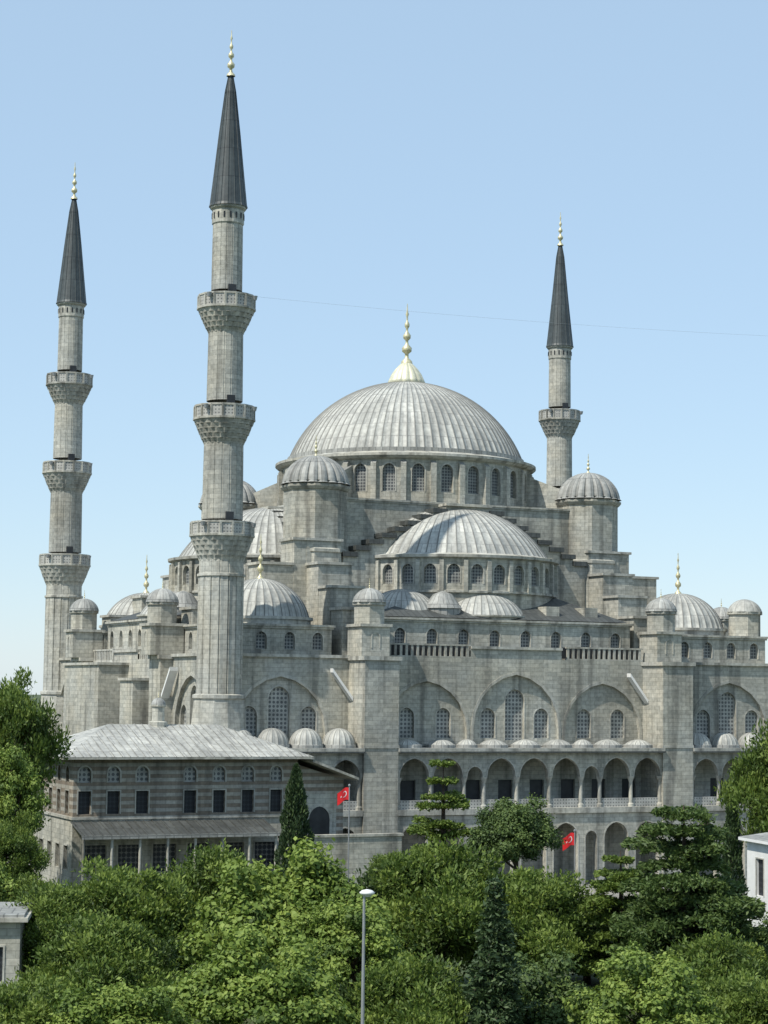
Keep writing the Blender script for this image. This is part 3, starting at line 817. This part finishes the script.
# distant mass of trees behind and beside the precinct: one named object with instanced crowns
dt = empty('distant_trees', (0,0,G))
for i in range(26):
    sg = -1 if i % 2 else 1
    o = bpy.data.objects.new('crown', KIND[('mid1','mid2','drk1')[i % 3]][0]); sc.collection.objects.link(o); o.parent = dt
    xx = sg*random.uniform(75, 150); yy = random.uniform(230, 330); s = random.uniform(1.3, 2.0)
    o.location = (xx, yy, 4.0*s); o.scale = (s*1.2, s*1.2, s); o.rotation_euler = (0,0,random.random()*6)

conifer('cedar_tree', 4.6, 150, 12.6, 4.0, 9, 7, -.12, 80, LF_MID, 'cedar', .25, .6)
conifer('cedar_tree', 16.8, 113, 11.6, 4.9, 10, 9, .04, 110, LF_DRK, 'cedar', .18, .42)
conifer('cedar_tree', 13.9, 118, 8.6, 3.0, 8, 8, .0, 100, LF_MID, 'cedar', .2, .5)
conifer('spruce_tree', 5.4, 95.5, 9.0, 2.1, 24, 8, .32, 95, LF_CON, 'spruce', .05, .95)
conifer('spruce_tree', 24.5, 106, 8.0, 2.8, 20, 8, .25, 90, LF_DRK, 'spruce', .08, .9)
cypress('cypress_tree', -6.15, 148, 12.0, 1.7, 11000)
cypress('cypress_tree', 26.2, 152, 11.0, 1.0, 7000)

# ------------------------------------------------------------ street furniture
def street_lamp(x, y, top):
    e = empty('street_lamp', (x, y, G)); h = top-G
    m = MB()
    m.lathe(0, 0, [(.16,0),(.16,.5),(.09,.55),(.055,h-.3),(.045,h)], 12, STEEL)
    m.beam((0,0),(.25,0),.05,h-.1,h-.05,h+.02,h+.07,STEEL)
    m.make('pole', e)
    n = MB()
    n.lathe(.12, 0, [(.04,h-.02),(.2,h),(.3,h+.07),(.32,h+.12),(.22,h+.2),(.02,h+.25)], 16, WHITE, sm=True)
    n.lathe(.12, 0, [(.02,h-.06),(.18,h-.04),(.18,h)], 16, plain('lamp_glass', (.6,.6,.58), .2), sm=True)
    n.make('lamp_head', e)
street_lamp(-.62, 84, 7.6)

def flag(x, y, top):
    e = empty('flag_on_pole', (x, y, G)); h = top-G
    m = MB(); m.lathe(0, 0, [(.07,0),(.045,h),(.09,h+.02),(.09,h+.12),(.02,h+.18)], 10, STEEL); m.make('pole', e)
    f = MB(); W_, H_ = 1.15, .9
    def pt(s, t, off=0.0):
        return (-.05-s*W_*.72, off+.16*math.sin(s*7+t*1.5)*s, h-.1-t*H_-s*s*.42+.05*math.sin(s*6))
    nx, ny = 14, 8
    for i in range(nx):
        for j in range(ny):
            f.face([pt(i/nx,j/ny),pt((i+1)/nx,j/ny),pt((i+1)/nx,(j+1)/ny),pt(i/nx,(j+1)/ny)], RED, sm=True)
    f.make('flag_cloth', e)
    cmb = MB()
    for off in (-.012, .012):
        for k in range(16):
            a0 = .5+(2*pi-1.0)*k/16; a1 = .5+(2*pi-1.0)*(k+1)/16
            def cr(a, r): return pt(.36+r*math.cos(a)*.8, .5+r*math.sin(a), off)
            q0 = (a0-.5)/(2*pi-1); q1 = (a1-.5)/(2*pi-1)
            ri = lambda q: .24-.08*math.sin(pi*q)
            cmb.face([cr(a0,.24),cr(a1,.24),cr(a1,ri(q1)),cr(a0,ri(q0))], WHITE)
        st = []
        for k in range(10):
            r = .1 if k % 2 == 0 else .04; a = pi+2*pi*k/10
            st.append(pt(.66+r*math.cos(a)*.8, .5+r*math.sin(a), off))
        cmb.face(st, WHITE)
    cmb.make('crescent_and_star', e)
flag(-2.3, 150, 8.9); flag(14.3, 150, 5.8)

ko = empty('white_kiosk', (24.9, 124, G), math.radians(15))
m = MB()
m.wall(PS(0,-1.8,1,0,0,-1), -2, 2, 0, 8.6, [(-.9,1.0,5.4,7.6,'rect',GLASS),(.9,1.0,5.4,7.6,'rect',GLASS)], WHITE, .15, trim=.04, tw=.08)
m.wall(PS(-2,0,0,1,-1,0), -1.8, 1.8, 0, 8.6, [(0,1.0,5.4,7.6,'rect',GLASS)], WHITE, .15, trim=.04, tw=.08)
m.box(1.8,2,-1.79,1.8,0,8.6,WHITE); m.box(-1.79,1.79,1.6,1.8,0,8.6,WHITE)
m.box(-2.4,2.4,-2.2,2.2,8.6,8.78,WHITE)
for q in (((-2.4,-2.2),(2.4,-2.2)),((2.4,-2.2),(2.4,2.2)),((2.4,2.2),(-2.4,2.2)),((-2.4,2.2),(-2.4,-2.2))):
    m.face([(*q[0],8.79),(*q[1],8.79),(0,0,9.4)], LEADR)
m.make('kiosk_body', ko)
so = empty('service_building', (-22.9, 109, G), math.radians(6))
m = MB()
m.wall(PS(0,-3,1,0,0,-1), -4, 4, 0, 5.3, [(x,1.1,2.2,4.0,'rect',GLASS) for x in (-2.6,-.9,.9,2.6)], STONE, .2, trim=.04, tw=.1)
m.wall(PS(4,0,0,1,1,0), -3, 3, 0, 5.3, [(0,1.1,2.2,4.0,'rect',GLASS)], STONE, .2, trim=.04, tw=.1)
m.box(-4,-3.8,-2.99,3,0,5.3,STONE); m.box(-3.79,3.79,2.8,3,0,5.3,STONE)
m.box(-4.4,4.4,-3.4,3.4,5.3,5.52,CORN); m.box(-4.2,4.2,-3.2,3.2,5.52,5.66,LEADR)
m.make('building_body', so)

# ------------------------------------------------------------ light
SUN_AZ = Vector((-0.74, -0.67, 0)).normalized(); EL = math.radians(53)
sd = Vector((SUN_AZ.x*math.cos(EL), SUN_AZ.y*math.cos(EL), math.sin(EL)))
sl = bpy.data.lights.new('sun', 'SUN'); sl.energy = 5.0; sl.angle = math.radians(.5); sl.color = (1,.955,.86)
so_ = bpy.data.objects.new('sun', sl); sc.collection.objects.link(so_)
so_.rotation_euler = (-sd).to_track_quat('-Z', 'Y').to_euler(); so_.location = (0,0,120)
w = bpy.data.worlds.new('World'); sc.world = w; w.use_nodes = True
nt = w.node_tree; bg = nt.nodes['Background']
sky = nt.nodes.new('ShaderNodeTexSky'); sky.sky_type = 'NISHITA'; sky.sun_disc = False
sky.sun_elevation = EL; sky.sun_rotation = math.atan2(sd.x, sd.y)
sky.air_density = 1.0; sky.dust_density = 0.2; sky.ozone_density = 1.5
hz = nt.nodes.new('ShaderNodeMixRGB'); hz.blend_type = 'MIX'; hz.inputs[0].default_value = .6
K = .14
hz.inputs[2].default_value = (.56/K, .77/K, .98/K, 1)
nt.links.new(sky.outputs[0], hz.inputs[1])
nt.links.new(hz.outputs[0], bg.inputs[0]); bg.inputs[1].default_value = K

# ------------------------------------------------------------ camera
cam = bpy.data.cameras.new('camera'); co = bpy.data.objects.new('camera', cam); sc.collection.objects.link(co)
cam.sensor_width = 36; cam.sensor_fit = 'AUTO'; cam.lens = 2022/1024*36
cam.clip_start = 1; cam.clip_end = 10000
co.matrix_world = Matrix.Translation((0,0,16)) @ Matrix.Rotation(math.radians(90+5.03), 4, 'X') @ Matrix.Rotation(math.radians(.7), 4, 'Z')
sc.camera = co
